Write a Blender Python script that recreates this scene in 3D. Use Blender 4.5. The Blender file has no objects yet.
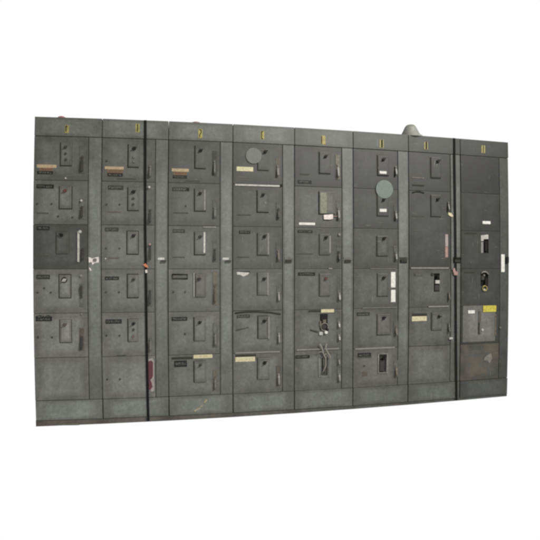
import bpy, bmesh, math, random
from mathutils import Vector, Matrix

random.seed(7)
S = bpy.context.scene
C = bpy.data.collections.new("switchgear_scene")
S.collection.children.link(C)

# ------------------------------------------------------------------ camera maths
TH, PT = .19320857, -.00750509                       # yaw, pitch of the camera
CX, CY, CZ = 1.023384, -3.8578132, 1.180246           # camera position (m)
F, K, FP = 500.0, 4.39018e-7, 490.0
W, W8, H, DEP = .49443, .49067, 2.29, .50             # cabinet widths, height, depth

def _plane(dx, dy, f):
    c, s = math.cos(PT), math.sin(PT)
    uu = -dy * c + f * s; ff = f * c + dy * s
    X = dx * math.cos(TH) + ff * math.sin(TH); Y = -dx * math.sin(TH) + ff * math.cos(TH)
    t = -CY / Y
    return CX + X * t, CZ + uu * t

def at(x, y):
    """a point measured on the photograph -> metres on the front of the row of cabinets (y = 0)"""
    dx, dy = x - 270, y - 270; q = 1 + K * (dx * dx + dy * dy)
    return _plane(dx * q, dy * q, F)

def bow(X, Z):
    """lens barrel curve built into the shape of the row: up to about 1 % at its corners"""
    a, b, h = X - CX, -CY, Z - CZ
    R = a * math.cos(TH) - b * math.sin(TH); Fw = a * math.sin(TH) + b * math.cos(TH)
    c, s = math.cos(PT), math.sin(PT)
    ff = Fw * c + h * s; uu = -Fw * s + h * c
    dx, dy = F * R / ff, -F * uu / ff
    ru = math.hypot(dx, dy); rd = ru
    for _ in range(6): rd = ru / (1 + K * rd * rd)
    m = rd / ru if ru > 1e-9 else 1
    return _plane(dx * m, dy * m, FP)

def rect(x0, y0, x1, y1):
    xm, ym = (x0 + x1) / 2, (y0 + y1) / 2
    return at(x0, ym)[0], at(x1, ym)[0], at(xm, y1)[1], at(xm, y0)[1]

# ------------------------------------------------------------------ materials
def lin(r, g, b):
    f = lambda v: (v / 255) / 12.92 if v <= 10 else (((v / 255) + .055) / 1.055) ** 2.4
    return (f(r), f(g), f(b), 1)

def newmat(name):
    m = bpy.data.materials.new(name); m.use_nodes = True
    nt = m.node_tree; b = nt.nodes['Principled BSDF']
    return m, nt, b

def N(nt, t, **kw):
    n = nt.nodes.new(t)
    for k, v in kw.items():
        if k in n.inputs: n.inputs[k].default_value = v
        else: setattr(n, k, v)
    return n

def noise(nt, vec, scale, detail=4, rough=.55):
    n = N(nt, 'ShaderNodeTexNoise'); n.inputs['Scale'].default_value = scale
    n.inputs['Detail'].default_value = detail; n.inputs['Roughness'].default_value = rough
    nt.links.new(vec, n.inputs['Vector']); return n.outputs['Fac']

def ramp(nt, fac, a, b, lo=(0, 0, 0, 1), hi=(1, 1, 1, 1)):
    r = N(nt, 'ShaderNodeValToRGB'); e = r.color_ramp.elements
    e[0].position = a; e[1].position = b; e[0].color = lo; e[1].color = hi
    nt.links.new(fac, r.inputs['Fac']); return r.outputs['Color']

def mix(nt, mode, fac, a, b):
    m = N(nt, 'ShaderNodeMix'); m.data_type = 'RGBA'; m.blend_type = mode
    for sock, v in ((m.inputs[0], fac), (m.inputs[6], a), (m.inputs[7], b)):
        if isinstance(v, (int, float)): sock.default_value = v
        elif isinstance(v, tuple): sock.default_value = v
        else: nt.links.new(v, sock)
    return m.outputs[2]

def scaled(nt, vec, s):
    mp = N(nt, 'ShaderNodeMapping'); mp.inputs['Scale'].default_value = s
    nt.links.new(vec, mp.inputs['Vector']); return mp.outputs['Vector']

def paint(name, rust=0.0, base=None, grime=1.0, rough=.5):
    m, nt, b = newmat(name)
    pos = N(nt, 'ShaderNodeNewGeometry').outputs['Position']
    col = N(nt, 'ShaderNodeObjectInfo').outputs['Color'] if base is None else base
    big = noise(nt, pos, 2.3, 3); mid = noise(nt, pos, 11, 5, .65); fine = noise(nt, pos, 95, 3)
    streak = noise(nt, scaled(nt, pos, (26, 26, 1.6)), 1, 4, .6)
    c = mix(nt, 'MULTIPLY', 1.0, col, ramp(nt, big, .3, .7, (.84, .84, .82, 1), (1.14, 1.14, 1.13, 1)))
    c = mix(nt, 'MULTIPLY', 1.0 * grime, c, ramp(nt, mid, .34, .66, (.82, .82, .80, 1), (1.14, 1.14, 1.14, 1)))
    c = mix(nt, 'MULTIPLY', .4 * grime, c, ramp(nt, streak, .35, .66, (.78, .77, .74, 1), (1.12, 1.12, 1.12, 1)))
    c = mix(nt, 'MULTIPLY', .6, c, ramp(nt, fine, .3, .7, (.86, .86, .85, 1), (1.12, 1.12, 1.12, 1)))
    grain = noise(nt, pos, 42, 3, .6)
    c = mix(nt, 'MULTIPLY', 1.0, c, ramp(nt, grain, .34, .66, (.86, .86, .85, 1), (1.13, 1.13, 1.13, 1)))
    # hand grime and dust gathered along the edges of each sheet
    gen = N(nt, 'ShaderNodeTexCoord').outputs['Generated']
    sp = N(nt, 'ShaderNodeSeparateXYZ'); nt.links.new(gen, sp.inputs[0])
    def ping(sock):
        a = N(nt, 'ShaderNodeMath', operation='PINGPONG'); a.inputs[1].default_value = .5; nt.links.new(sock, a.inputs[0]); return a.outputs[0]
    mn = N(nt, 'ShaderNodeMath', operation='MINIMUM'); nt.links.new(ping(sp.outputs[0]), mn.inputs[0]); nt.links.new(ping(sp.outputs[2]), mn.inputs[1])
    ad = N(nt, 'ShaderNodeMath', operation='MULTIPLY_ADD'); ad.inputs[1].default_value = .08
    nt.links.new(noise(nt, pos, 14, 5, .7), ad.inputs[0]); nt.links.new(mn.outputs[0], ad.inputs[2])
    c = mix(nt, 'MULTIPLY', .9 * grime, c, ramp(nt, ad.outputs[0], .12, .26, (.66, .65, .61, 1), (1, 1, 1, 1)))
    # fine scratches, mostly level or upright
    for vec, sd in (((9, 9, 150), .70), ((130, 130, 7), .715)):
        sc_ = noise(nt, scaled(nt, pos, vec), 1, 3, .5)
        c = mix(nt, 'MIX', ramp(nt, sc_, sd, sd + .02, (0, 0, 0, 1), (.4, .4, .4, 1)), c, (.17, .17, .155, 1))
    # small rubbed and chipped places
    chip = noise(nt, pos, 34, 6, .72)
    c = mix(nt, 'MIX', ramp(nt, chip, .66, .71, (0, 0, 0, 1), (.5, .5, .5, 1)), c, (.21, .205, .185, 1))
    dirt = noise(nt, pos, 19, 6, .7)
    c = mix(nt, 'MIX', ramp(nt, dirt, .62, .72, (0, 0, 0, 1), (.5, .5, .5, 1)), c, (.022, .018, .013, 1))
    if rust:
        rn = noise(nt, pos, 6.5, 7, .68)
        c = mix(nt, 'MIX', ramp(nt, rn, .62 - .2 * rust, .78 - .12 * rust, (0, 0, 0, 1), (.75, .75, .75, 1)), c,
                mix(nt, 'MIX', noise(nt, pos, 30, 4), (.042, .031, .018, 1), (.085, .064, .038, 1)))
    nt.links.new(c, b.inputs['Base Color'])
    rr = N(nt, 'ShaderNodeMapRange'); rr.inputs[3].default_value = rough - .1; rr.inputs[4].default_value = rough + .18
    nt.links.new(mid, rr.inputs[0]); nt.links.new(rr.outputs[0], b.inputs['Roughness'])
    b.inputs['Specular IOR Level'].default_value = .4
    bp = N(nt, 'ShaderNodeBump'); bp.inputs['Strength'].default_value = .25; bp.inputs['Distance'].default_value = .004
    add = N(nt, 'ShaderNodeMath', operation='ADD'); nt.links.new(noise(nt, pos, 5, 2), add.inputs[0])
    s2 = N(nt, 'ShaderNodeMath', operation='MULTIPLY'); s2.inputs[1].default_value = .12
    nt.links.new(noise(nt, pos, 160, 2), s2.inputs[0]); nt.links.new(s2.outputs[0], add.inputs[1])
    nt.links.new(add.outputs[0], bp.inputs['Height']); nt.links.new(bp.outputs['Normal'], b.inputs['Normal'])
    return m

def flat(name, rgb, rough=.6, metal=0.0, var=.25):
    m, nt, b = newmat(name)
    pos = N(nt, 'ShaderNodeNewGeometry').outputs['Position']
    n = noise(nt, pos, 60, 5, .65)
    c = mix(nt, 'MULTIPLY', 1.0, rgb, ramp(nt, n, .3, .7, (1 - var,) * 3 + (1,), (1 + var * .4,) * 3 + (1,)))
    nt.links.new(c, b.inputs['Base Color']); b.inputs['Roughness'].default_value = rough; b.inputs['Metallic'].default_value = metal
    b.inputs['Specular IOR Level'].default_value = .12 if max(rgb[:3]) < .05 else .35
    return m

def lettered(name, ground, ink, rough=.5, lo=.28, hi=.74, amount=.52):
    """a small plate or paper label with worn, unreadable lettering in a band across it"""
    m, nt, b = newmat(name)
    tc = N(nt, 'ShaderNodeTexCoord'); pos = N(nt, 'ShaderNodeNewGeometry').outputs['Position']
    sp = N(nt, 'ShaderNodeSeparateXYZ'); nt.links.new(tc.outputs['Generated'], sp.inputs[0])
    fleck = ramp(nt, noise(nt, scaled(nt, pos, (210, 1, 120)), 1, 1), amount, amount + .05)
    def step(sock, a, op):
        q = N(nt, 'ShaderNodeMath', operation=op); nt.links.new(sock, q.inputs[0]); q.inputs[1].default_value = a; return q.outputs[0]
    def mul(a, c2):
        q = N(nt, 'ShaderNodeMath', operation='MULTIPLY'); nt.links.new(a, q.inputs[0]); nt.links.new(c2, q.inputs[1]); return q.outputs[0]
    band = mul(mul(step(sp.outputs[2], lo, 'GREATER_THAN'), step(sp.outputs[2], hi, 'LESS_THAN')),
               mul(step(sp.outputs[0], .07, 'GREATER_THAN'), step(sp.outputs[0], .9, 'LESS_THAN')))
    g = mix(nt, 'MULTIPLY', 1.0, ground, ramp(nt, noise(nt, pos, 45, 5, .7), .3, .7, (.66, .64, .6, 1), (1.12, 1.12, 1.1, 1)))
    c = mix(nt, 'MIX', mul(fleck, band), g, ink)
    nt.links.new(c, b.inputs['Base Color']); b.inputs['Roughness'].default_value = rough
    b.inputs['Specular IOR Level'].default_value = .15
    return m

M = {}
M['paint'] = paint('grey_enamel')
M['paint_rusty'] = paint('grey_enamel_rusted', rust=1.0)
M['paint_panel'] = paint('pale_panel', grime=.6)
M['base'] = paint('dusty_base_steel', rust=.4)
M['edge'] = flat('rubbed_bare_edge', (.125, .121, .11, 1), .45, .0)
M['gasket'] = flat('dark_parts_and_shade', (.022, .022, .019, 1), .8)  # dark parts, and the shadow gap painted beside operator plates
M['seam'] = flat('faint_seam_and_shade', (.04, .04, .035, 1), .8)
M['void'] = flat('unlit_interior', (.006, .006, .005, 1), .9)
M['knob'] = flat('black_plastic', (.010, .0095, .009, 1), .35)
M['knob_red'] = flat('dull_red_plastic', (.07, .022, .018, 1), .4)
M['button'] = flat('dark_button', (.03, .029, .027, 1), .5)
M['button_red'] = flat('faded_red_button', (.085, .045, .038, 1), .5)
M['screw'] = flat('tarnished_screw', (.035, .034, .03, 1), .5, .3)
M['bright'] = flat('worn_bright_metal', (.29, .28, .255, 1), .4, .1, .4)
M['dull'] = flat('dull_metal', (.075, .073, .066, 1), .5, .1, .4)
M['handle'] = flat('dark_handle_plastic', (.03, .029, .027, 1), .45)
M['tan'] = flat('tan_corroded_metal', (.075, .065, .046, 1), .6, .0, .45)
M['brown'] = flat('brown_corroded_metal', (.055, .044, .034, 1), .65, .0, .45)
M['plate_black'] = lettered('engraved_black_plate', (.008, .008, .008, 1), (.085, .085, .078, 1))
M['plate_grey'] = lettered('engraved_grey_plate', (.02, .02, .018, 1), (.09, .09, .082, 1))
M['plate_faint'] = lettered('painted_over_plate', (.05, .05, .044, 1), (.08, .08, .07, 1))
M['cream'] = lettered('cream_paper', (.37, .34, .225, 1), (.22, .18, .11, 1), .8, .3, .7, .56)
M['tanlab'] = lettered('tan_paper', (.25, .195, .13, 1), (.17, .12, .07, 1), .8, .3, .7, .56)
M['brownlab'] = lettered('brown_paper', (.105, .062, .04, 1), (.05, .032, .022, 1), .8)
M['white'] = lettered('white_paper', (.44, .435, .42, 1), (.3, .29, .28, 1), .8, .25, .75, .56)
M['yellow'] = flat('yellow_sticker', (.31, .265, .03, 1), .6, 0, .4)
M['yellowtag'] = flat('yellow_tag', (.20, .17, .04, 1), .6, 0, .35)
M['fadedtag'] = flat('faded_olive_tag', (.16, .142, .045, 1), .6, 0, .35)
M['orangetag'] = flat('orange_tag', (.20, .155, .045, 1), .6, 0, .35)
M['ink'] = flat('black_ink', (.012, .011, .009, 1), .7)
M['paperedge'] = flat('grimy_paper_edge', (.21, .175, .165, 1), .8, 0, .4)
M['maroon'] = flat('maroon_print', (.06, .012, .02, 1), .6, 0, .3)
M['pinkpaper'] = flat('torn_pinkish_paper', (.44, .39, .37, 1), .8, 0, .4)
M['pink'] = flat('faded_pink_tape', (.21, .125, .11, 1), .7, 0, .4)
M['orange'] = flat('orange_tape', (.34, .11, .05, 1), .7, 0, .4)
M['red'] = flat('red_lens', (.21, .085, .095, 1), .5, 0, .3)
M['strap'] = flat('black_webbing', (.0045, .005, .004, 1), .9)
M['disc'] = flat('pale_flash_orb', (.125, .148, .136, 1), .8, 0, .15)  # colours of the painted flash orbs, bold and faint
M['discfaint'] = flat('faint_flash_orb', (.15, .154, .145, 1), .8, 0, .15)
for k_, op_ in (('disc', .72), ('discfaint', .5)):
    nt_ = M[k_].node_tree; b_ = nt_.nodes['Principled BSDF']; b_.inputs['Alpha'].default_value = op_
M['barepatch'] = flat('thin_rubbed_primer', (.105, .1, .086, 1), .7, 0, .4)
M['wire'] = flat('beige_insulation', (.18, .165, .135, 1), .6)
M['copper'] = flat('brass_contact', (.26, .2, .05, 1), .35, .4)
M['chalk'] = flat('yellow_chalk', (.24, .215, .135, 1), .9, 0, .5)
M['greenish'] = flat('greenish_ceramic', (.115, .12, .085, 1), .4, 0, .4)
M['hub'] = paint('grey_cast_metal', base=(.145, .148, .138, 1))

# ------------------------------------------------------------------ mesh helpers
def box(X0, X1, Z0, Z1, y0, y1, bev=0.0):
    def f(bm):
        t = bmesh.new()
        vs = [t.verts.new((x, y, z)) for x in (X0, X1) for y in (y0, y1) for z in (Z0, Z1)]
        for q in ((0, 1, 3, 2), (4, 6, 7, 5), (0, 4, 5, 1), (2, 3, 7, 6), (0, 2, 6, 4), (1, 5, 7, 3)):
            t.faces.new([vs[i] for i in q])
        bmesh.ops.recalc_face_normals(t, faces=t.faces)
        if bev: bmesh.ops.bevel(t, geom=list(t.edges), offset=bev, segments=2, profile=.6, affect='EDGES', clamp_overlap=True)
        merge(bm, t)
    return f

def merge(bm, t):
    me = bpy.data.meshes.new('tmp'); t.to_mesh(me); t.free(); bm.from_mesh(me); bpy.data.meshes.remove(me)

def cyl(X, Z, r, y0, y1, seg=20, r2=None):
    """a round boss standing out of the front from y1 (back) to y0 (front)"""
    def f(bm):
        t = bmesh.new(); r2_ = r if r2 is None else r2
        prof = [(y1, r), (y0 + .25 * (y1 - y0), (r + r2_) / 2), (y0, r2_ * .86)]
        rings = [[t.verts.new((X + q * math.cos(2 * math.pi * k / seg), y, Z + q * math.sin(2 * math.pi * k / seg))) for k in range(seg)] for y, q in prof]
        for a, b in zip(rings, rings[1:]):
            for k in range(seg): t.faces.new((a[k], a[(k + 1) % seg], b[(k + 1) % seg], b[k]))
        t.faces.new(rings[0]); t.faces.new(rings[-1][::-1])
        bmesh.ops.recalc_face_normals(t, faces=t.faces); merge(bm, t)
    return f

def ring(X, Z, r, y, w, seg=24):
    return tube([(X + r * math.cos(2 * math.pi * k / seg), y, Z + r * math.sin(2 * math.pi * k / seg)) for k in range(seg + 1)], w)

def tube(pts, r, seg=8):
    def f(bm):
        t = bmesh.new(); P = [Vector(p) for p in pts]; rings = []
        for i, p in enumerate(P):
            d = (P[min(i + 1, len(P) - 1)] - P[max(i - 1, 0)]).normalized()
            u = d.cross(Vector((0, 1, 0))); u = u.normalized() if u.length > 1e-4 else Vector((1, 0, 0)); v = d.cross(u)
            rings.append([t.verts.new(p + r * (math.cos(2 * math.pi * k / seg) * u + math.sin(2 * math.pi * k / seg) * v)) for k in range(seg)])
        for a, b in zip(rings, rings[1:]):
            for k in range(seg): t.faces.new((a[k], a[(k + 1) % seg], b[(k + 1) % seg], b[k]))
        t.faces.new(rings[0][::-1]); t.faces.new(rings[-1])
        bmesh.ops.recalc_face_normals(t, faces=t.faces); merge(bm, t)
    return f

def lathe(X, Y, Z, prof, seg=40, sy=1.0):
    def f(bm):
        t = bmesh.new()
        rings = [[t.verts.new((X + r * math.cos(2 * math.pi * k / seg), Y + sy * r * math.sin(2 * math.pi * k / seg), Z + z)) for k in range(seg)] for r, z in prof]
        for a, b in zip(rings, rings[1:]):
            for k in range(seg): t.faces.new((a[k], a[(k + 1) % seg], b[(k + 1) % seg], b[k]))
        t.faces.new(rings[0][::-1]); t.faces.new(rings[-1])
        bmesh.ops.recalc_face_normals(t, faces=t.faces); merge(bm, t)
    return f

def poly(pts, y0, y1):
    """a flat piece of any outline (points in X, Z), y0 front, y1 back"""
    def f(bm):
        t = bmesh.new()
        a = [t.verts.new((x, y0, z)) for x, z in pts]; b = [t.verts.new((x, y1, z)) for x, z in pts]
        t.faces.new(a); t.faces.new(b[::-1]); n = len(pts)
        for k in range(n): t.faces.new((a[k], b[k], b[(k + 1) % n], a[(k + 1) % n]))
        bmesh.ops.recalc_face_normals(t, faces=t.faces); merge(bm, t)
    return f

def lever(X, Zt, Zb, w, y0, out):
    """tapered operating lever hinged near Zt and standing further out at Zb"""
    def f(bm):
        t = bmesh.new()
        pr = [(Zt, y0 - .006, w * .7), (Zt + (Zb - Zt) * .2, y0 - out * .55, w), (Zt + (Zb - Zt) * .85, y0 - out, w * .9), (Zb, y0 - out * .8, w * .7)]
        R = [[t.verts.new((X + sx * ww / 2, yy, z)) for sx, yy in ((-1, y0), (-1, y), (1, y), (1, y0))] for z, y, ww in pr]
        for a, b in zip(R, R[1:]):
            for k in range(4): t.faces.new((a[k], a[(k + 1) % 4], b[(k + 1) % 4], b[k]))
        t.faces.new(R[0]); t.faces.new(R[-1][::-1])
        bmesh.ops.recalc_face_normals(t, faces=t.faces)
        bmesh.ops.bevel(t, geom=list(t.edges), offset=.0018, segments=2, affect='EDGES', clamp_overlap=True)
        merge(bm, t)
    return f

def part(name, parent, mat, shapes, tint=None, label=None, smooth=False, cuts=False):
    bm = bmesh.new()
    for s in shapes: s(bm)
    if cuts:
        zs = [v.co.z for v in bm.verts]; z0, z1 = min(zs), max(zs)
        for k in range(1, 8):
            bmesh.ops.bisect_plane(bm, geom=list(bm.verts) + list(bm.edges) + list(bm.faces), plane_co=(0, 0, z0 + (z1 - z0) * k / 8), plane_no=(0, 0, 1))
    o0 = root_origin(parent)
    for v in bm.verts:
        X, Z = bow(v.co.x, v.co.z)
        v.co = Vector((X, v.co.y, Z)) - o0
    me = bpy.data.meshes.new(name); bm.to_mesh(me); bm.free()
    if smooth:
        for p in me.polygons: p.use_smooth = True
    o = bpy.data.objects.new(name, me); C.objects.link(o)
    me.materials.append(M[mat] if isinstance(mat, str) else mat)
    if parent: o.parent = parent
    o.color = tuple(tint) + (1,) if tint else (.09, .096, .088, 1)
    if label: o['label'] = label
    return o

def root_origin(p):
    while p is not None and p.parent is not None: p = p.parent
    return Vector(p.location) if p is not None else Vector((0, 0, 0))

def thing(name, label, cat, loc, group=None):
    o = bpy.data.objects.new(name, None); C.objects.link(o); o.location = loc
    o.empty_display_size = .1
    o['label'] = label; o['category'] = cat
    if group: o['group'] = group
    return o

# ------------------------------------------------------------------ paint tones
G = (.0865, .0874, .0825)                     # door enamel
GW = (.100, .1078, .0985)                     # cooler, cleaner enamel of wireway doors and headers
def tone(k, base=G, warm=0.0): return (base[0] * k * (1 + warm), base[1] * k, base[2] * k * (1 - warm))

ROWS = [2.146, 1.818, 1.490, 1.160, .833, .502, .181]      # door seams, top to bottom
DW = .80                                                   # door width as a share of the cabinet

# ------------------------------------------------------------------ features of a unit door (points measured on the photo)
REL = 1.0
def feature(door, ft):
    k = ft[0]
    if k in ('np', 'lb', 'lbo'):                      # nameplate / paper label on the door / on the raised plate
        X0, X1, Z0, Z1 = rect(*ft[1:5]); mat = ft[5]
        nm = 'nameplate' if k == 'np' else (ft[6] if len(ft) > 6 else 'label_strip')
        y = {'np': -.0025, 'lb': -.0012, 'lbo': -.0112}[k]
        part(nm, door, mat, [box(X0, X1, Z0, Z1, y, y + (.0035 if k == 'np' else .0019), .0006)])
    elif k == 'op':                                   # raised operator plate; a dark strip paints shade along its left and lower sides
        X0, X1, Z0, Z1 = rect(*ft[1:5]); tn = ft[5]; st = ft[6] if len(ft) > 6 else 'lb'
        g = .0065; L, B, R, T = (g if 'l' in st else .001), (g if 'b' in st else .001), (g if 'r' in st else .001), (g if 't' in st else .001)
        part('gasket', door, 'gasket' if 'h' in st else 'seam', [box(X0 - L, X1 + R, Z0 - B, Z1 + T, -.0015, .002)])  # no real gasket: dark strip painting in the shadow gap beside the plate
        part('operator_plate', door, 'paint', [box(X0, X1, Z0, Z1, -.0095, .0015, .0042)], tone(tn * REL * 1.07, warm=ft[7] if len(ft) > 7 else 0))
    elif k == 'kb':                                   # rotary knob with its pointer
        X, Z = at(ft[1], ft[2]); r = ft[3] if len(ft) > 3 else .0115; a = ft[5] if len(ft) > 5 else .5
        p = [(X + r * 1.55 * math.cos(a + t), Z + r * 1.55 * math.sin(a + t)) for t in (-.18, .18)] + [(X + r * 1.2 * math.cos(a + math.pi + t), Z + r * 1.2 * math.sin(a + math.pi + t)) for t in (-.25, .25)]
        part('knob', door, ft[4] if len(ft) > 4 else 'knob', [cyl(X, Z, r, -.022, -.0092, 20), poly(p, -.028, -.0215)])
    elif k == 'pb':
        X, Z = at(ft[1], ft[2]); part('push_button', door, ft[3] if len(ft) > 3 else 'button', [cyl(X, Z, .0095, -.0175, -.0092, 16)])
    elif k == 'sc':
        for x, y in ft[1:]:
            X, Z = at(x, y); part('screw', door, 'screw', [cyl(X, Z, .0075, -.0045, .001, 12)])
    elif k == 'sl':                                   # narrow card slot
        X0, X1, Z0, Z1 = rect(*ft[1:5]); part('card_slot', door, ft[5] if len(ft) > 5 else 'seam', [box(X0, X1, Z0, Z1, -.0022, .001, .0006)])
    elif k == 'hd':                                   # disconnect handle: slotted plate and lever
        X0, X1, Z0, Z1 = rect(*ft[1:5]); pm, lm = ft[5], ft[6]; w = X1 - X0; up = len(ft) > 7 and ft[7]
        if pm: part('handle_plate', door, pm, [box(X0, X1, Z0, Z1, -.003, .001, .0012)] if pm != 'paint' else [box(X0, X1, Z0, Z1, -.003, .001, .0012)], tone(.75 * REL))
        xm = (X0 + X1) / 2; h = Z1 - Z0
        if up: part('handle', door, lm, [cyl(xm, Z0 + .42 * h, w * .26, -.012, -.002, 14), lever(xm, Z0 + .45 * h, Z0 + .93 * h, w * .42, -.002, .024)])
        else: part('handle', door, lm, [cyl(xm, Z0 + .58 * h, w * .26, -.012, -.002, 14), lever(xm, Z0 + .55 * h, Z0 + .07 * h, w * .42, -.002, .024)])
    elif k == 'es':                                   # rubbed, bent-out edge of the door sheet
        X0, X1, Z0, Z1 = rect(*ft[1:5]); part('edge_strip', door, ft[5] if len(ft) > 5 else 'edge', [box(X0, X1, Z0, Z1, -.0105 if ft[4] - ft[2] > 6 else -.006, .001, .0015)])
    elif k == 'bar':
        X0, X1, Z0, Z1 = rect(*ft[1:5]); part(ft[6], door, ft[5], [box(X0, X1, Z0, Z1, ft[7] if len(ft) > 7 else -.012, .001, .0015)])
    elif k == 'tube':
        P = [at(x, y) for x, y in ft[1]]; part(ft[4], door, ft[3], [tube([(x, ft[5] if len(ft) > 5 else -.006, z) for x, z in P], ft[2])], smooth=True)
    elif k == 'disc':
        X, Z = at(ft[1], ft[2]); part('flash_orb', door, ft[4], [cyl(X, Z, ft[3], ft[5], ft[5] + .0012, 40)])  # pale translucent disc painting in flash glare off airborne dust
    elif k == 'poly':
        part(ft[3], door, ft[2], [poly([at(x, y) for x, y in ft[1]], ft[4] if len(ft) > 4 else -.0015, .001)])
    elif k == 'ring':
        X, Z = at(ft[1], ft[2]); part(ft[5], door, ft[4], [ring(X, Z, ft[3], -.012, .004)], smooth=True)
    elif k == 'boss':
        X, Z = at(ft[1], ft[2]); part(ft[5], door, ft[4], [cyl(X, Z, ft[3], ft[6] if len(ft) > 6 else -.016, .001, 18)])

def door_at(cab, X0, X1, Z0, Z1, tn, hole=None, inside='void', mat='paint', name='unit_door', warm=0.0, label=None):
    gx, gz = random.uniform(.0018, .003), random.uniform(.001, .0021)
    X0, X1, Z0, Z1 = X0 + gx, X1 - gx, Z0 + gz, Z1 - gz
    y0 = random.uniform(-.0013, .0013)
    if hole:
        a, b, c, d = rect(*hole)
        sh = [box(X0, a, Z0, Z1, y0, .0105), box(b, X1, Z0, Z1, y0, .0105), box(a, b, Z0, c, y0, .0105), box(a, b, d, Z1, y0, .0105)]
    else: sh = [box(X0, X1, Z0, Z1, y0, .0105, .0018)]
    D = part(name, cab, mat, sh, tone(tn, warm=warm), label)
    if hole: part('depth_shade_sheet', D, inside, [box(a - .004, b + .004, c - .004, d + .004, .0107, .0113)])  # dark sheet close behind the hole, painting in the shade of its depth
    return D

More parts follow.
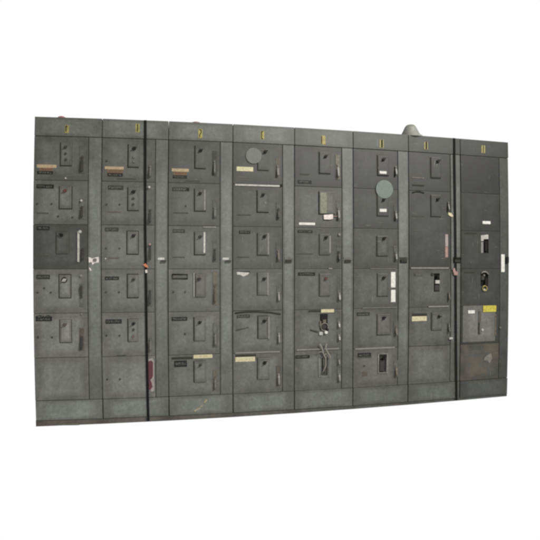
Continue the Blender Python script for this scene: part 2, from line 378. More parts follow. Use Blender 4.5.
# ------------------------------------------------------------------ data: one entry per cabinet, then per door (first row, last row, tone, options, features)
DATA = [
 dict(label='leftmost grey cabinet, with a torn white tag on its narrow side strip', head=.93, wire=1.0, foot=1.0,
  tag=(64.6, 124.6, 69.6, 133.6, 'fadedtag', [[(66.2, 126), (66.2, 131.5)], [(66.2, 126.2), (67.6, 126.6)]]), latch='white',
  doors=[
   (0, 1, .80, {}, [('op', 60.8, 142.5, 71.8, 165.5, .8, 'lbh'), ('kb', 65.8, 147.6, .011, 'button'), ('pb', 66, 154), ('pb', 66.2, 160),
     ('lb', 36.8, 164.6, 56.5, 167.8, 'tanlab'), ('lb', 39.5, 167.9, 53, 170.9, 'brownlab'), ('np', 37.2, 171.2, 53, 174.2, 'plate_black'),
     ('hd', 79.5, 146, 85.2, 173.5, 'paint', 'handle'), ('boss', 65.8, 178.3, .007, 'bright', 'latch_pin', -.006)]),
   (1, 2, .92, {}, [('np', 36.6, 184.4, 54, 188.4, 'plate_black'), ('op', 59.6, 186.2, 71.6, 208.6, .95, 'lbrh'), ('kb', 65.4, 191, .0125, 'knob_red'),
     ('sc', (37.2, 204), (51.6, 204), (58.2, 216.4), (72.4, 217.4)), ('sl', 37, 212.6, 48.5, 213.8), ('hd', 79.4, 199, 84.6, 219, 'paint', 'handle'), ('boss', 81.8, 200.8, .009, 'bright', 'handle_stud', -.02)]),
   (2, 3, .60, {}, [('np', 36.6, 226.4, 49.6, 230.2, 'plate_black'), ('op', 56.4, 231.6, 68.8, 253.8, .66, 'lr'), ('kb', 61.8, 235.2, .013, 'knob', 2.6),
     ('sl', 37, 255.4, 48.5, 256.6), ('bar', 77.6, 231.6, 79.6, 262, 'bright', 'pull_bar', -.014), ('boss', 80.2, 231.8, .012, 'bright', 'pull_bar_end', -.02), ('hd', 80.4, 240, 84.8, 262, None, 'handle')]),
   (3, 4, 1.05, {}, [('np', 36.4, 274.6, 50, 279.2, 'plate_grey'), ('op', 59.4, 274.8, 70.6, 297.6, 1.02, 'lbrth'), ('kb', 64.6, 280.2, .013, 'bright'), ('ring', 64.6, 280, .018, 'knob', 'knob_ring'),
     ('sc', (37.6, 292.6), (44.2, 288.2), (50.8, 292.6)), ('hd', 79.3, 284, 83.8, 307, 'paint', 'handle', True), ('boss', 81.4, 275.6, .010, 'edge', 'handle_stud', -.014)]),
   (4, 5, 1.06, {}, [('np', 35.8, 317.2, 52, 321.2, 'plate_black'), ('tube', [(36, 317), (39.5, 315.6), (44, 316.8), (48.5, 315.8), (51.8, 317.2)], .004, 'plate_black', 'torn_edge', -.003),
     ('op', 60.2, 319.6, 71.2, 342.2, 1.08, 'lbr', .02), ('kb', 65.2, 324.6, .0125, 'brown'), ('sc', (38, 337.4), (52, 337.4)), ('hd', 79.3, 328, 84, 350.5, 'brown', 'handle'), ('boss', 81.8, 314, .007, 'edge', 'handle_stud', -.01)]),
   (5, 6, 1.05, dict(name='blank_panel'), []),
  ]),
 dict(label='second grey cabinet from the left, torn maroon and white sticker low on it', head=1.0, wire=1.04, foot=1.03,
  tag=(135, 123.2, 140.2, 133, 'fadedtag', [[(137.6, 124.5), (137.6, 131.6)]]), latch='whiteplate',
  doors=[
   (0, 1, .88, {}, [('op', 128.4, 144.4, 139, 167, .88, 'lbh'), ('kb', 134.3, 149, .014, 'knob'), ('pb', 134, 157.4, 'dull'), ('pb', 134, 162, 'dull'), ('sc', (106.6, 161)),
     ('lb', 104.8, 166.6, 123.8, 169.4, 'tanlab'), ('lb', 107.2, 169.6, 123, 173, 'brownlab'), ('np', 107.6, 173.3, 122.8, 176.4, 'plate_black'), ('sl', 117, 178.2, 136, 179.3),
     ('boss', 149.7, 173, .008, 'handle', 'handle_stud', -.02), ('hd', 148, 158, 152.8, 178.5, None, 'dull')]),
   (1, 2, .96, {}, [('np', 108, 185.6, 123.4, 189.8, 'plate_grey'), ('op', 128, 187.4, 139, 210.4, .95, 'lbh'), ('kb', 133.5, 192.2, .014), ('pb', 133.4, 198.8), ('pb', 133.4, 204.6), ('sc', (106.6, 204.6), (119.6, 204.6)),
     ('sl', 107.5, 211.4, 121, 212.8, 'brown'), ('boss', 149.4, 187.4, .009, 'bright', 'handle_stud', -.02), ('hd', 147.8, 200, 152.6, 224.5, 'paint', 'handle')]),
   (2, 3, 1.02, {}, [('np', 105, 227.6, 118.6, 231.4, 'plate_grey'), ('op', 127.2, 231.4, 138, 254, 1.08, 'lbrth'), ('kb', 133.6, 236, .0135), ('sc', (106, 248.4), (119.4, 248.4)), ('sl', 108, 257.4, 119.4, 258.8, 'brown'), ('boss', 105.6, 258.6, .006, 'bright', 'latch_pin', -.004),
     ('boss', 150, 244.4, .009, 'pink', 'handle_stud', -.02), ('hd', 148, 233, 152.6, 262, None, 'handle')]),
   (3, 4, 1.0, {}, [('np', 105, 276.6, 119, 280, 'plate_black'), ('op', 127.6, 274.6, 138.6, 297.4, 1.0, 'lbth'), ('kb', 133.6, 279.6, .0115, 'button'), ('sc', (106, 292.2), (119, 292.2)), ('hd', 147.8, 280, 152.6, 306, 'paint', 'handle')]),
   (4, 5, 1.04, {}, [('np', 105.6, 319.4, 121.8, 323.6, 'plate_black'), ('op', 128.2, 318.8, 138, 341.4, 1.06, 'lh'), ('kb', 133.6, 323.6, .012), ('pb', 133.6, 329.6), ('pb', 133.4, 336, 'button_red'), ('sc', (106.6, 335.6), (119.6, 335.6)), ('sl', 117, 355, 126, 356.1), ('hd', 148.2, 330, 152.8, 352, None, 'dull')]),
   (5, 6, 1.04, dict(name='blank_panel'), [('sc', (107.2, 379.4), (120, 379.2)),
     ('poly', [(147.6, 361.6), (151.6, 360.4), (153, 363), (153, 376), (152, 378.2), (150.4, 379.8), (151.8, 383), (152.2, 387), (150.6, 389.4), (148, 390)], 'maroon', 'maroon_sticker', -.0035),
     ('poly', [(148.4, 359), (152.6, 357.8), (154, 361), (154.2, 390.8), (151, 391.6), (150.2, 389.2), (152.6, 387.2), (151.6, 383.4), (149.6, 381.6), (148.3, 381), (148.3, 377.6), (153, 374.6), (153.1, 362), (148.5, 363)], 'paperedge', 'torn_paper', -.0022),
     ('poly', [(149, 348), (151.4, 346.6), (152.4, 350.6), (151.2, 354.6), (149.2, 356.2)], 'dull', 'paper_residue', -.0012), ('poly', [(149.2, 337.4), (151.6, 338), (151.2, 343), (149.4, 344)], 'dull', 'paper_residue', -.0012)]),
  ]),
 dict(label='third grey cabinet from the left, with yellow chalk scribble on its bottom panel', head=1.04, wire=1.03, foot=1.0,
  tag=(197.8, 128.4, 202.8, 138.6, 'yellowtag', [[(199.4, 129.6), (201.2, 130.4), (201.2, 132.4), (199.8, 135), (199.6, 137.4)]]), latch='whiteplate',
  doors=[
   (0, 1, .78, {}, [('op', 195, 146, 206, 168.4, .8, 'lbh'), ('kb', 200.6, 151, .0125), ('lb', 171.8, 168.6, 188.8, 171.6, 'tanlab'), ('lb', 173.6, 171.8, 186.8, 175, 'brownlab'), ('np', 172.8, 175.4, 187, 178.4, 'plate_black'), ('sl', 185, 180.6, 199.6, 181.7), ('hd', 212.4, 151, 216.6, 176, 'seam', 'dull')]),
   (1, 2, .88, {}, [('np', 172.2, 187.4, 189.4, 191.2, 'plate_grey'), ('boss', 187.6, 189.4, .010, 'knob', 'plate_stud', -.006), ('op', 194.6, 189, 206, 211, .92, 'lbh'), ('kb', 200, 193.8, .0125), ('es', 204, 190, 205.4, 210, 'edge'), ('sc', (185.8, 206)), ('sl', 173.6, 212.4, 188, 213.6), ('hd', 212.4, 200, 217, 219, 'paint', 'dull')]),
   (2, 3, .96, {}, [('np', 172.6, 229.4, 185, 232.8, 'plate_grey'), ('op', 194.6, 232, 205.4, 254.6, .95, 'lbh'), ('kb', 200, 237, .0125), ('bar', 203.4, 232.2, 205.3, 253, 'bright', 'edge_strip', -.0115), ('sl', 172.6, 256.8, 185, 257.9), ('es', 203, 226.6, 216, 227.8), ('hd', 212.6, 241, 217.2, 262, 'paint', 'handle')]),
   (3, 4, 1.04, {}, [('np', 172.4, 274.4, 187.6, 278.8, 'plate_faint'), ('tube', [(172.4, 274.4), (187.6, 274.6), (187.6, 278.8), (172.4, 278.6), (172.4, 274.4)], .005, 'plate_black', 'plate_rim', -.002), ('op', 195.4, 273.8, 205.6, 297, .88, 'l', .05), ('bar', 193.2, 273, 194.8, 297, 'edge', 'edge_strip', -.006), ('kb', 198.8, 279.2, .0135, 'knob'), ('boss', 200.8, 278, .006, 'pink', 'indicator', -.02), ('sc', (173.4, 292), (185.2, 292)), ('hd', 212.6, 272, 217.6, 305, 'tan', 'brown')]),
   (4, 5, .96, {}, [('np', 171.6, 317, 187.2, 320.8, 'plate_black'), ('op', 194.2, 317, 205.6, 340.6, .97, 'lh'), ('kb', 199.6, 322.4, .0125), ('sc', (185, 334)), ('hd', 213, 323, 217.2, 347, 'paint', 'dull')]),
   (5, 6, .92, {}, [('sl', 171.6, 357.2, 192.6, 359.2, 'gasket'), ('lb', 193.6, 354.6, 212.4, 358.2, 'cream'), ('np', 174.2, 360.6, 187, 366.8, 'plate_black'), ('op', 194.2, 361, 205.8, 382, .93, 'lh'), ('kb', 200.2, 365, .0095, 'button'), ('hd', 213, 370, 217.2, 390, 'tan', 'dull')]),
  ]),
 dict(label='fourth grey cabinet from the left, with a bent lower door and bright bare door edges', head=1.04, wire=1.06, foot=1.0,
  tag=(260.2, 130.6, 264.6, 140, 'yellowtag', [[(261.6, 131.6), (261.6, 138.8)], [(261.6, 131.8), (263, 131.6)], [(261.6, 138.6), (263, 138.8)]]), latch='greyplate',
  doors=[
   (0, 1, .76, {}, [('op', 257.6, 149.6, 268.8, 170.4, .8, 'lb'), ('kb', 265, 152.2, .013), ('disc', 253.6, 156, .062, 'discfaint', -.0112), ('lb', 236.6, 166.8, 253.2, 171.2, 'cream'), ('np', 237, 176.2, 251.6, 178, 'plate_faint'), ('hd', 275.2, 158, 280, 178, 'brown', 'dull')]),
   (1, 2, .76, {}, [('es', 235, 184.7, 279.6, 186.3, 'bright'), ('boss', 281, 185.6, .010, 'knob', 'latch_pin', -.012), ('op', 257.2, 190.4, 268.6, 212.2, .8, 'lbh'), ('kb', 262.7, 195.2, .0125), ('sl', 237, 214.4, 251, 215.6), ('hd', 276, 202, 280.6, 220, 'paint', 'handle')]),
   (2, 3, .80, {}, [('np', 239, 230.8, 250.4, 233.8, 'plate_black'), ('op', 257.4, 233, 268.6, 255, .84, 'lb'), ('kb', 264.2, 236.8, .013, 'knob', .8), ('es', 267.4, 233, 268.8, 254.6), ('sl', 237, 256.6, 249, 257.7), ('hd', 276, 243, 280.4, 262, 'paint', 'tan')]),
   (3, 4, .88, {}, [('poly', [(236.5, 271.8), (249.4, 272.6), (247.4, 275), (243.4, 276.6), (240, 274.8), (237, 274.6)], 'bright', 'torn_nameplate', -.003), ('sl', 236.4, 271.2, 250, 272.4, 'gasket'), ('op', 257.4, 272.6, 268, 295, .9, 'l'), ('kb', 263.8, 279, .013), ('es', 267, 273, 268.4, 295), ('hd', 276.4, 286, 280.6, 302, 'paint', 'edge')]),
   (4, 5, .88, {}, [('tube', [(235, 313.2), (246, 311.8), (258, 311.6), (270, 312.4), (280.6, 314.2)], .0055, 'gasket', 'bent_edge', -.003), ('np', 236.8, 314.6, 250, 317.8, 'plate_grey'), ('op', 258, 316.4, 267.6, 338.4, .78, 'lth'), ('kb', 264, 321, .0135, 'knob'), ('es', 267.8, 317, 269.4, 338.6), ('tube', [(236, 330.5), (242, 329), (248.6, 327.4)], .0035, 'seam', 'scratch', -.001), ('hd', 276.8, 326, 280.8, 344, 'paint', 'edge')]),
   (5, 6, .86, {}, [('es', 235, 351.6, 280, 353), ('sl', 235.4, 354.6, 256, 356.6, 'gasket'), ('lb', 235.4, 356.9, 255, 361.6, 'cream'), ('lb', 255.6, 356.8, 257.6, 359.6, 'brown', 'rust_patch'), ('op', 257.6, 357.6, 269.4, 379, .88, 'l'), ('kb', 264.4, 362.6, .0135, 'knob', .8), ('hd', 276.2, 366, 281, 385.6, 'brown', 'edge')]),
  ]),
 dict(label='grey cabinet with an opened unit and loose wires hanging over its lowest door', head=1.04, wire=1.06, foot=.98,
  tag=(320.4, 135.2, 325.8, 145, 'orangetag', [[(321.6, 136), (321.6, 144)]]), latch='greyplate',
  doors=[
   (0, 1, .74, {}, [('op', 319.2, 152.2, 330.4, 173.6, .78, 'lb'), ('kb', 325.4, 156.6, .012), ('sl', 300, 173.8, 309.2, 174.8), ('np', 298, 180.4, 311.4, 183.4, 'plate_black'), ('hd', 335.4, 155, 340, 179.5, 'tan', 'dull')]),
   (1, 2, .98, {}, [('op', 319, 191.8, 334.6, 214, .92, 'lbh', .03), ('bar', 320, 193, 326.5, 213.5, 'greenish', 'faded_card', -.0105), ('poly', [(323.2, 215), (332.4, 214.4), (332.6, 218.8), (330, 219.6), (323.6, 219.4)], 'pinkpaper', 'paper_tag', -.0135), ('tube', [(332, 216.5), (336, 216.6), (340, 214)], .0025, 'pink', 'tag_string', -.008), ('lb', 299, 222.6, 315, 224.9, 'white'), ('hd', 336, 200, 340.6, 221, 'paint', 'dull')]),
   (2, 3, .80, {}, [('np', 297.6, 230.2, 312.4, 233, 'plate_black'), ('sl', 296.6, 253.4, 313, 254.5), ('op', 319.2, 234, 330, 255, .84, 'l'), ('kb', 325.4, 237.8, .013, 'knob', .7), ('es', 329, 236, 330.4, 253), ('boss', 339, 234.6, .011, 'edge', 'handle_stud', -.014), ('hd', 336.4, 245, 341, 262, 'paint', 'handle')]),
   (3, 4, .86, {}, [('np', 298, 272.4, 315, 275.6, 'plate_black'), ('bar', 328.4, 268, 332, 269.2, 'edge', 'latch_pin', -.006), ('op', 319.4, 273.6, 330.2, 296, .88, 'l', .02), ('kb', 325.4, 278.6, .012, 'knob_red'), ('hd', 337, 288, 341.2, 301, 'paint', 'edge')]),
   (4, 5, .84, dict(hole=(320, 314, 327.6, 330)), [('sl', 308.4, 310.2, 320.8, 312, 'gasket'), ('lb', 321.2, 309.2, 334, 312.4, 'cream'),
      ('bar', 320.6, 314.6, 327, 320.4, 'knob', 'breaker_block', -.010), ('bar', 319.2, 321, 321.2, 326, 'tan', 'terminal', -.010), ('ring', 324, 326.6, .030, 'greenish', 'coil'), ('boss', 324, 326.6, .022, 'handle', 'coil_core', -.008), ('boss', 326.6, 329.6, .013, 'knob', 'terminal_cap', -.02), ('bar', 322.4, 319.4, 325.8, 322.2, 'tan', 'terminal', -.014), ('bar', 319, 331.8, 322.4, 335, 'bright', 'terminal', -.012), ('boss', 325.6, 332, .014, 'white', 'terminal_cap', -.02),
      ('tube', [(310, 329.8), (314, 331), (318, 332)], .004, 'gasket', 'loose_wire', -.005), ('hd', 336.6, 318, 340.8, 328, 'paint', 'edge'), ('hd', 336.8, 331, 341, 341, 'paint', 'edge')]),
   (5, 6, .84, dict(inside='seam', hole=(321.4, 358, 327.6, 375.4)), [('es', 296.6, 348.6, 339, 350), ('np', 295.6, 355.2, 309.6, 358.4, 'plate_black'),
      ('tube', [(318.8, 357), (329.6, 357), (329.6, 376.8), (318.8, 376.8), (318.8, 357)], .0045, 'edge', 'opening_frame', -.003),
      ('tube', [(319, 343.5), (321.4, 348), (322.2, 352), (325, 358), (325.2, 365), (322, 372)], .0046, 'wire', 'loose_wire', -.02), ('tube', [(325.6, 343), (324.6, 348), (327.4, 353), (329.6, 356.6)], .0046, 'wire', 'loose_wire', -.026), ('tube', [(316.6, 353.4), (320.4, 351), (324, 354.8), (327, 351.2)], .0034, 'wire', 'loose_wire', -.016), ('tube', [(322.6, 349), (323.4, 356), (323, 363), (326, 371)], .004, 'dull', 'loose_wire', -.012),
      ('hd', 336.6, 354, 340.6, 365, 'paint', 'dull'), ('hd', 336.8, 368, 341.2, 382, 'paint', 'edge')]),
  ]),
 dict(label='grey cabinet with two white vertical tags and a bold round pale flash orb', head=1.0, wire=1.02, foot=.93,
  tag=(379, 139.2, 384, 148.4, 'fadedtag', [[(381.4, 140), (381.4, 147.4)], [(382.2, 140), (382.2, 147.4)]]), latch='darkplate',
  doors=[
   (0, 1, .66, {}, [('op', 377.4, 155.8, 388.6, 175.6, .7, 'lt', .03), ('kb', 383, 159.6, .013), ('lbo', 379.2, 171.4, 386, 173.9, 'white'), ('hd', 393.6, 160, 397.4, 177, None, 'dull')]),
   (1, 2, .66, {}, [('op', 377, 191, 388.2, 216, .68, 'lb'), ('kb', 383, 200, .012), ('disc', 384, 189.4, .076, 'disc', -.0112), ('lbo', 379.2, 209, 386, 211.9, 'white'), ('hd', 393.4, 205, 397.6, 221, 'paint', 'dull')]),
   (2, 3, .68, {}, [('op', 376.8, 236, 388, 256, .71, 'l'), ('kb', 383.4, 238.6, .013, 'knob', .7), ('hd', 393.4, 246, 397.8, 261.5, 'paint', 'dull')]),
   (3, 4, .76, {}, [('es', 370, 268.4, 396, 269.2, 'dull'), ('op', 377.2, 273.4, 388, 296, .78, 'lb'), ('kb', 383, 278, .013, 'knob', .6), ('lb', 391, 272, 395.4, 287.4, 'white', 'white_tag'), ('lb', 391, 289.8, 395.4, 302, 'white', 'white_tag')]),
   (4, 5, .80, {}, [('es', 362, 307.2, 397, 308.4, 'dull'), ('np', 356.8, 312.4, 369.6, 315.8, 'plate_grey'), ('op', 377, 314, 390, 334.6, .8, 'lbr', .04), ('kb', 383, 318, .013, 'knob', .6), ('hd', 393.4, 321, 398, 336, 'paint', 'tan')]),
   (5, 6, .76, dict(inside='gasket', warm=.03, hole=(379, 355, 386, 372)), [('es', 354.8, 347.4, 394.6, 349, 'edge'), ('np', 357.6, 353, 371, 356.6, 'plate_black'), ('sl', 357.2, 357, 371.4, 358), ('tube', [(378.2, 353.6), (387, 353.6), (387, 373), (378.2, 373), (378.2, 353.6)], .006, 'edge', 'opening_frame', -.003),
      ('bar', 379.6, 360, 384.4, 371, 'handle', 'breaker_block', -.006), ('kb', 383.4, 357.6, .014, 'knob', .7), ('lb', 362, 371.6, 367.4, 376.4, 'brown', 'rust_patch'), ('sc', (364.2, 366)), ('hd', 393.6, 360, 398, 377, 'paint', 'tan')]),
  ]),
 dict(label='grey cabinet with a pink and white strip on its tall upper door', head=.93, wire=.88, foot=.88,
  tag=(423.6, 141.4, 428.2, 150, 'fadedtag', [[(425.8, 142), (425.8, 149.2)], [(426.5, 142), (426.5, 149.2)]]), latch='blackplate',
  doors=[
   (0, 1, .64, {}, [('op', 430.6, 157.6, 440.8, 178, .66, 'lb'), ('kb', 437.2, 161.6, .0135, 'knob', .6), ('sl', 412, 177.4, 424, 178.4, 'tan'), ('sl', 412.4, 184.6, 424, 186, 'gasket')]),
   (1, 3, .64, {}, [('tube', [(412.2, 192.6), (416, 191.6), (420, 191.7), (424, 193)], .005, 'gasket', 'card_slot', -.003), ('op', 430.6, 195, 440.8, 216.6, .66, 'b'), ('kb', 437, 199.6, .0135, 'knob', .7), ('sl', 412, 215.6, 424.4, 216.7),
      ('poly', [(448, 212.6), (450.6, 213), (453, 216), (451.4, 217), (448.2, 215)], 'cream', 'paper_scrap', -.006), ('lb', 445.2, 234.4, 448, 246.5, 'paperedge', 'pink_strip'), ('lb', 445.2, 246.8, 448, 257.4, 'pink', 'pink_strip'), ('hd', 446.4, 196, 449.4, 212, None, 'dull')]),
   (3, 4, .70, dict(hole=(434, 273.4, 439.6, 291.6)), [('es', 410.6, 267.4, 448.6, 268.8, 'edge'), ('np', 414, 272.8, 422, 276, 'plate_faint'), ('poly', [(411, 291), (427.6, 290), (427.4, 305.6), (411.6, 305.6)], 'seam', 'rubbed_patch', -.0004) if False else ('sc', (415, 274.6)),
      ('bar', 430.8, 273, 433.4, 276, 'gasket', 'breaker_block', -.004), ('boss', 437, 276.4, .011, 'knob', 'knob', -.02), ('bar', 434.8, 280.2, 439, 283.6, 'bright', 'toggle', -.012), ('bar', 434.6, 285, 439, 290.6, 'handle', 'breaker_block', -.004), ('hd', 447, 288, 450, 301, None, 'tan')]),
   (4, 5, .78, {}, [('es', 428, 305.8, 448.6, 307.2, 'edge'), ('sl', 412.2, 313.4, 427, 316, 'gasket'), ('lb', 412, 316.3, 426.6, 321, 'cream'), ('op', 431.4, 312.4, 442, 330, .8, 'l'), ('kb', 438.2, 316.4, .0125, 'knob', .1), ('bar', 448.6, 337.2, 452, 339.2, 'bright', 'latch_pin', -.014), ('hd', 447, 318, 450, 333, None, 'dull')]),
   (5, 6, .92, dict(name='blank_panel'), []),
  ]),
 dict(label='rightmost grey cabinet, yellow sticker on its pale panel and rusty bottom door', head=.76, wire=.70, foot=.80,
  tag=(480.8, 145, 485.4, 153.6, 'fadedtag', [[(483.1, 145.8), (483.1, 152.8)]]), latch='blackplate',
  doors=[
   (0, 1, .52, dict(name='blank_panel', warm=.02), []),
   (1, 2, .62, dict(name='blank_panel'), [('lb', 482.6, 221.2, 490.4, 224, 'white')]),
   (2, 3, .56, dict(hole=(483.4, 239.4, 488.4, 253)), [('sl', 464.4, 232.6, 477, 234, 'gasket'), ('poly', [(480.6, 235.4), (487.8, 234.6), (488, 239), (483.2, 239.2), (483, 241), (480.6, 241)], 'bright', 'breaker_cover', -.006), ('bar', 480.6, 242, 483, 253, 'edge', 'edge_strip', -.005), ('bar', 484.6, 241, 487.4, 251, 'knob', 'breaker_block', -.003)]),
   (3, 4, .56, dict(hole=(480.6, 272.6, 488.2, 286)), [('sl', 464, 272, 474.4, 273.2, 'gasket'), ('tube', [(480.8, 273.4), (483, 271.8), (486, 272), (488.2, 274.4)], .006, 'edge', 'edge_strip', -.006), ('bar', 481, 276, 484, 280, 'handle', 'breaker_block', -.006), ('bar', 484.6, 278, 487.6, 285, 'knob', 'breaker_block', -.008), ('boss', 483.6, 275.2, .008, 'edge', 'terminal', -.012), ('ring', 484, 288.2, .022, 'copper', 'brass_ring'), ('boss', 484, 290, .012, 'bright', 'terminal_cap', -.008)]),
   (4, 5, .60, dict(), [('bar', 462.4, 305.6, 495, 341.6, 'paint_panel', 'pale_panel', -.005), ('lbo', 482.4, 305.4, 495.4, 311.8, 'yellow', 'yellow_sticker'), ('lbo', 467.4, 310.2, 474, 313.4, 'white', 'white_tag'), ('bar', 477.6, 311, 480.4, 333.6, 'brown', 'handle_plate', -.009), ('bar', 478.2, 322, 480, 333, 'dull', 'handle', -.02), ('boss', 481.6, 329.6, .011, 'bright', 'handle_stud', -.016), ('bar', 494, 314, 496.2, 336, 'brown', 'edge_strip', -.006), ('boss', 499.6, 327.4, .011, 'dull', 'handle_stud', -.012)]),
   (5, 6, .66, dict(name='blank_panel', mat='paint_rusty', label='rust-stained bottom panel'), [('poly', [(485.6, 356.4), (490.8, 352.8), (492, 358), (489.6, 363.4), (487.4, 360.6), (483.6, 360)], 'barepatch', 'bare_patch', -.0018)]),
  ]),
]
# enamel tone of every door with lamp falloff along the row painted in (top to bottom), then wireway door, header, foot panel
#TONES-BEGIN
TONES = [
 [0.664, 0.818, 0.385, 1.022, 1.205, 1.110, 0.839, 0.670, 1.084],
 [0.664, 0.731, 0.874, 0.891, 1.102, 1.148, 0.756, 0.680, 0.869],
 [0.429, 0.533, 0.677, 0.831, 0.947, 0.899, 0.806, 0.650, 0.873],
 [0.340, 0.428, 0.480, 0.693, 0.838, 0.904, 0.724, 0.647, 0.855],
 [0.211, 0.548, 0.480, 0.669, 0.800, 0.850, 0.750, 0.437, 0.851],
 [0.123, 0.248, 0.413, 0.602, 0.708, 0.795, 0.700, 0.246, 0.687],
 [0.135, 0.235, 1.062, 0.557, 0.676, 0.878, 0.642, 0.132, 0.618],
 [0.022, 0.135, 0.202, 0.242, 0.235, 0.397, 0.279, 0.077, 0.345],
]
#TONES-END
LATCH = {'white': 'pinkpaper', 'whiteplate': 'bright', 'greyplate': 'dull', 'darkplate': 'handle', 'blackplate': 'knob'}
LX = [95, 162, 226.6, 288.4, 347.6, 403.4, 456.8, 506.4]

# ------------------------------------------------------------------ the eight cabinets
for i, d in enumerate(DATA):
    TN = TONES[i]
    w = W8 if i == 7 else W
    X0 = W * i; X1 = X0 + w; XD = X0 + DW * w
    sag = -.013 + .0033 * i                                      # the floor falls a little to the left
    bx, bz = bow((X0 + X1) / 2, sag)
    cab = thing('switchgear_cabinet', d['label'], 'cabinet', (bx, 0, bz), 'switchgear cabinets in the row')
    part('enclosure', cab, 'paint', [box(X0 + .0012, X1 - .0012, .034, H - .0012, .012, DEP, .004)], tone(.42), cuts=True)  # darkened tone paints in shade for the gaps between panels
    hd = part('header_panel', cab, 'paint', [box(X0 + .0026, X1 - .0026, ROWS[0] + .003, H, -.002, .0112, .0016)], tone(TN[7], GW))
    tg = d['tag']; R = rect(tg[0] + .45, tg[1] + .5, tg[2] - .45, tg[3] - .5)
    tp = part('number_tag', hd, tg[4], [box(*R, -.0034, -.0015, .0004)])
    for st in tg[5]:
        part('tag_mark', hd, 'ink', [tube([(at(x, y)[0], -.0036, at(x, y)[1]) for x, y in st], .0036, 6)])
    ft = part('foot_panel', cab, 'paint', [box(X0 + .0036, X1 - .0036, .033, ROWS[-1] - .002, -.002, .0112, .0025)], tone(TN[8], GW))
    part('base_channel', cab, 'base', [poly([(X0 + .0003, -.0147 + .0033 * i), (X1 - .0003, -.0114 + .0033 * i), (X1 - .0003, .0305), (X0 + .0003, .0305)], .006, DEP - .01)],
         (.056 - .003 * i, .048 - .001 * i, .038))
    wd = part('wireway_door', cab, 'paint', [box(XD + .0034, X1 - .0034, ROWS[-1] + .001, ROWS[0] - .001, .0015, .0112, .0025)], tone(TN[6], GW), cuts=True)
    # latch in the middle of the wireway door
    lx = LX[i]
    if d['latch'] == 'white':
        part('torn_tag', wd, 'pinkpaper', [poly([at(*p) for p in ((88.6, 257), (92.4, 258.4), (95.6, 257.4), (98.8, 256.8), (98.9, 262.4), (95, 263), (92.4, 264.8), (91.6, 262), (88.8, 262.6))], -.0015, .002)])
        part('tag_scrap', wd, 'pinkpaper', [poly([at(*p) for p in ((89, 267.6), (90.4, 268), (91.6, 270.4), (90, 271))], -.001, .002)])
        part('latch', wd, 'dull', [box(*rect(93.6, 258.6, 96.6, 261.4), -.012, .002, .002)])
    elif i < 7:
        hw = 4.4 - .12 * i
        if i in (1, 2): part('latch_plate', wd, 'bright', [box(*rect(lx - hw, 257.6, lx + hw * .55, 260), -.002, .002, .001)]); part('latch', wd, 'handle', [box(*rect(lx - 1, 260.2, lx + hw, 262.2), -.014, .002, .002)])
        else:
            part('latch_plate', wd, LATCH[d['latch']], [box(*rect(lx - hw, 257.2, lx + hw, 263), -.003, .002, .001)])
            part('latch', wd, 'gasket', [box(*rect(lx - hw * .75, 259.8, lx + hw * .75, 262.2), -.014, -.002, .002)])
    else:
        part('latch', wd, 'knob', [box(*rect(505.4, 256.8, 508.2, 263), -.012, .002, .002)])
        part('white_tag', wd, 'white', [box(*rect(501.2, 254.4, 504.6, 272), -.001, .0018, .0004)])
    for a, b, tn0, op, fts in d['doors']:
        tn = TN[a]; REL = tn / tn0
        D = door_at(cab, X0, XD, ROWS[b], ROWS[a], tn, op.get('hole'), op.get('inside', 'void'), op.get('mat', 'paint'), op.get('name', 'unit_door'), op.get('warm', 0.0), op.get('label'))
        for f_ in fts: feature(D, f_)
        for ch in D.children:
            if ch.name.startswith('pale_panel'): ch.color = (.076, .074, .070, 1)
    if i == 2:       # chalk scribble on the foot panel
        for st in ([(194.4, 411), (197, 409.4), (198.2, 407.6)], [(197.4, 409.6), (200.2, 407.4), (202.6, 404.4)], [(199.6, 407.2), (201.4, 406.8)], [(204, 402.6), (205.6, 401.2), (207.2, 399.4)], [(205.2, 400), (206.6, 400.6)]):
            part('chalk_mark', ft, 'chalk', [tube([(at(x, y)[0], -.0022, at(x, y)[1]) for x, y in st], .0062, 6)])
    if i == 0:       # dusty debris caught on the base rail
        part('dust_ledge', cab, 'tan', [poly([at(*p) for p in ((60, 424.6), (64, 423.4), (72, 423), (79, 423.6), (82, 424.6), (78, 425.4), (62, 425.6))], .003, .0075)])

# ------------------------------------------------------------------ two black straps down the front
def strap(pts, label, tape_px, tape_mats):
    x, z = at(*pts[-1]); bx, bz = bow(x, z)
    st = thing('black_strap', label, 'strap', (bx, -.03, bz), 'black straps over the cabinets')
    P = [at(*p) for p in pts]; P[0] = (P[0][0], H - .004); n = len(P); wd = .0092
    def f(bm):
        t = bmesh.new(); prof = [(x, -.0075, z) for x, z in P]
        top = P[0]
        prof = [(top[0], DEP + .004, .25), (top[0], DEP + .004, H + .0006), (top[0], DEP * .5, H + .0004), (top[0], -.001, H + .0003)] + prof[0:]
        rows = []
        for k, (x, y, z) in enumerate(prof):
            nrm = (0, 1, 0) if k < 2 else ((0, 0, 1) if k < 4 else (0, -1, 0))
            th = .0012
            rows.append([t.verts.new((x + sx * wd, y + nrm[1] * th * sn, z + nrm[2] * th * sn)) for sx, sn in ((-1, 0), (-1, 1), (1, 1), (1, 0))])
        for a, b in zip(rows, rows[1:]):
            for k in range(4): t.faces.new((a[k], a[(k + 1) % 4], b[(k + 1) % 4], b[k]))
        t.faces.new(rows[0]); t.faces.new(rows[-1][::-1])
        bmesh.ops.recalc_face_normals(t, faces=t.faces); merge(bm, t)
    part('webbing', st, 'strap', [f])
    for px, mt in zip(tape_px, tape_mats):
        part('tape', st, mt, [poly([at(*p) for p in px], -.0135, -.0098)])
    return st
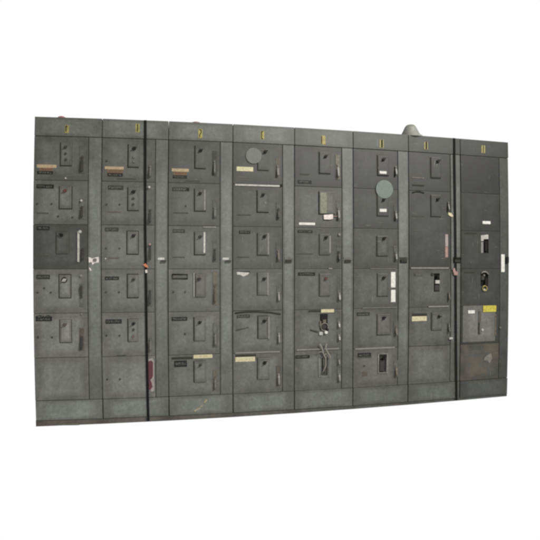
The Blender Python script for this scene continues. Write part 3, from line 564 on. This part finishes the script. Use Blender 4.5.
strap([(145.4, 120.6), (145.4, 140), (145.3, 180), (145.3, 230), (145.8, 265), (146.2, 300), (146.7, 340), (147.3, 375), (147.9, 400), (148.4, 420.8)],
      'thin black strap down the front of the second cabinet, beside the maroon sticker',
      [[(143.2, 264.8), (145.6, 263.4), (147.6, 265.4), (148.4, 267.6), (145.8, 267.2)], [(145.2, 270), (147.4, 269.6), (147.6, 272.4), (145.6, 273)]], ['orange', 'pinkpaper'])
strap([(453.9, 138.9), (454, 150), (454.5, 190), (455, 230), (455.3, 265), (455.4, 300), (455.6, 340), (455.9, 380), (456.1, 400.4)],
      'thin black strap near the right end of the row, beside the rightmost cabinet',
      [[(452, 268.6), (454, 268), (454.8, 271), (457, 272.2), (456.8, 275.2), (453.4, 275), (452.6, 272)]], ['pink'])

# ------------------------------------------------------------------ things lying on top
def cap(x0, x1, y, label, hgt):
    X, Z = at((x0 + x1) / 2, y); X += (X - CX) * .12 / 3.858; r = (at(x1, y)[0] - at(x0, y)[0]) / 2
    bx, bz = bow(X, H - .002)
    t = thing('red_cap', label, 'cap', (bx, .12, bz), 'red caps on top of the row')
    part('lens', t, 'red', [lathe(X, .12, H - .002, [(r, 0), (r, hgt * .35), (r * .93, hgt * .6), (r * .75, hgt * .84), (r * .45, hgt * .96), (r * .15, hgt)])], smooth=True)
    part('rim', t, 'dull', [lathe(X, .12, H - .003, [(r * 1.25, 0), (r * 1.25, .010), (r * 1.02, .014)])])
cap(56.4, 66.6, 118, 'low red rounded cap lying on top of the leftmost cabinet', .046)
cap(190, 202, 121.6, 'low red rounded cap lying on top of the third cabinet', .040)

X, Z = at(411, 134); X += (X - CX) * .09 / 3.858
bx, bz = bow(X, H - .002)
hub = thing('conduit_hub', 'grey bell-shaped metal hub standing on top of the row, right of its middle', 'conduit hub', (bx, .09, bz))
part('bell', hub, 'hub', [lathe(X - .004, .09, H - .006, [(.093, 0), (.089, .018), (.080, .036), (.067, .060), (.056, .084), (.046, .103), (.035, .115), (.02, .120), (.006, .121)], 40)], smooth=True)

part('flange', hub, 'hub', [lathe(X - .004, .09, H - .006, [(.106, 0), (.106, .012), (.101, .019)], 40)], smooth=True)

# ------------------------------------------------------------------ white sweep under and behind the row, glowing by itself so no shading shows
def sweep():
    bm = bmesh.new(); prof = [(-40, 0)] + [(6, 0)] + [(6 + 4 * math.sin(a), 4 - 4 * math.cos(a)) for a in [math.pi / 2 * k / 10 for k in range(1, 11)]] + [(10, 45)]
    z0 = -.0165
    rows = [[bm.verts.new((x, y, z + z0)) for x in (-45, 50)] for y, z in prof]
    for a, b in zip(rows, rows[1:]): bm.faces.new((a[0], a[1], b[1], b[0]))
    me = bpy.data.meshes.new('backdrop'); bm.to_mesh(me); bm.free()
    for p in me.polygons: p.use_smooth = True
    o = bpy.data.objects.new('backdrop', me); C.objects.link(o); o['kind'] = 'structure'
    m, nt, b = newmat('glowing_white_sweep')
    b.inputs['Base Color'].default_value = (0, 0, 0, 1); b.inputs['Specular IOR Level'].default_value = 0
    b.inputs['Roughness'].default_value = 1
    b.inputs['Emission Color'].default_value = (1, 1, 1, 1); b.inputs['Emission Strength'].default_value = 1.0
    me.materials.append(m)
sweep()

# ------------------------------------------------------------------ light
w = bpy.data.worlds.new('World'); S.world = w; w.use_nodes = True
w.node_tree.nodes['Background'].inputs[0].default_value = (.96, 1, .97, 1)
w.node_tree.nodes['Background'].inputs[1].default_value = .08

def area(name, loc, aim, size, power, col):
    l = bpy.data.lights.new(name, 'AREA'); l.shape = 'DISK'; l.size = size; l.energy = power; l.color = col
    o = bpy.data.objects.new(name, l); C.objects.link(o); o.location = loc
    o.rotation_euler = (Vector(aim) - Vector(loc)).to_track_quat('-Z', 'Y').to_euler()
area('ceiling_lamp', (5.6, -6.0, 6.4), (1.7, 0, 1.0), .6, 1380, (1, .98, .92))
area('camera_flash', (CX + .12, CY + .05, CZ + .16), (1.5, 0, 1.15), .08, 42, (1, 1, .98))

# ------------------------------------------------------------------ camera
cam = bpy.data.cameras.new('camera'); co = bpy.data.objects.new('camera', cam); C.objects.link(co)
co.location = (CX, CY, CZ); co.rotation_euler = (math.pi / 2 + PT, 0, -TH)
cam.sensor_width = 36; cam.lens = 36 * FP / 540; cam.clip_end = 500; cam.clip_start = .05
S.camera = co
S.view_settings.view_transform = 'Standard'; S.view_settings.look = 'None'
S.view_settings.exposure = 0; S.view_settings.gamma = 1
S.render.engine = 'CYCLES'
S.cycles.filter_width = 3.0
S.cycles.use_denoising = True
S.render.film_transparent = False
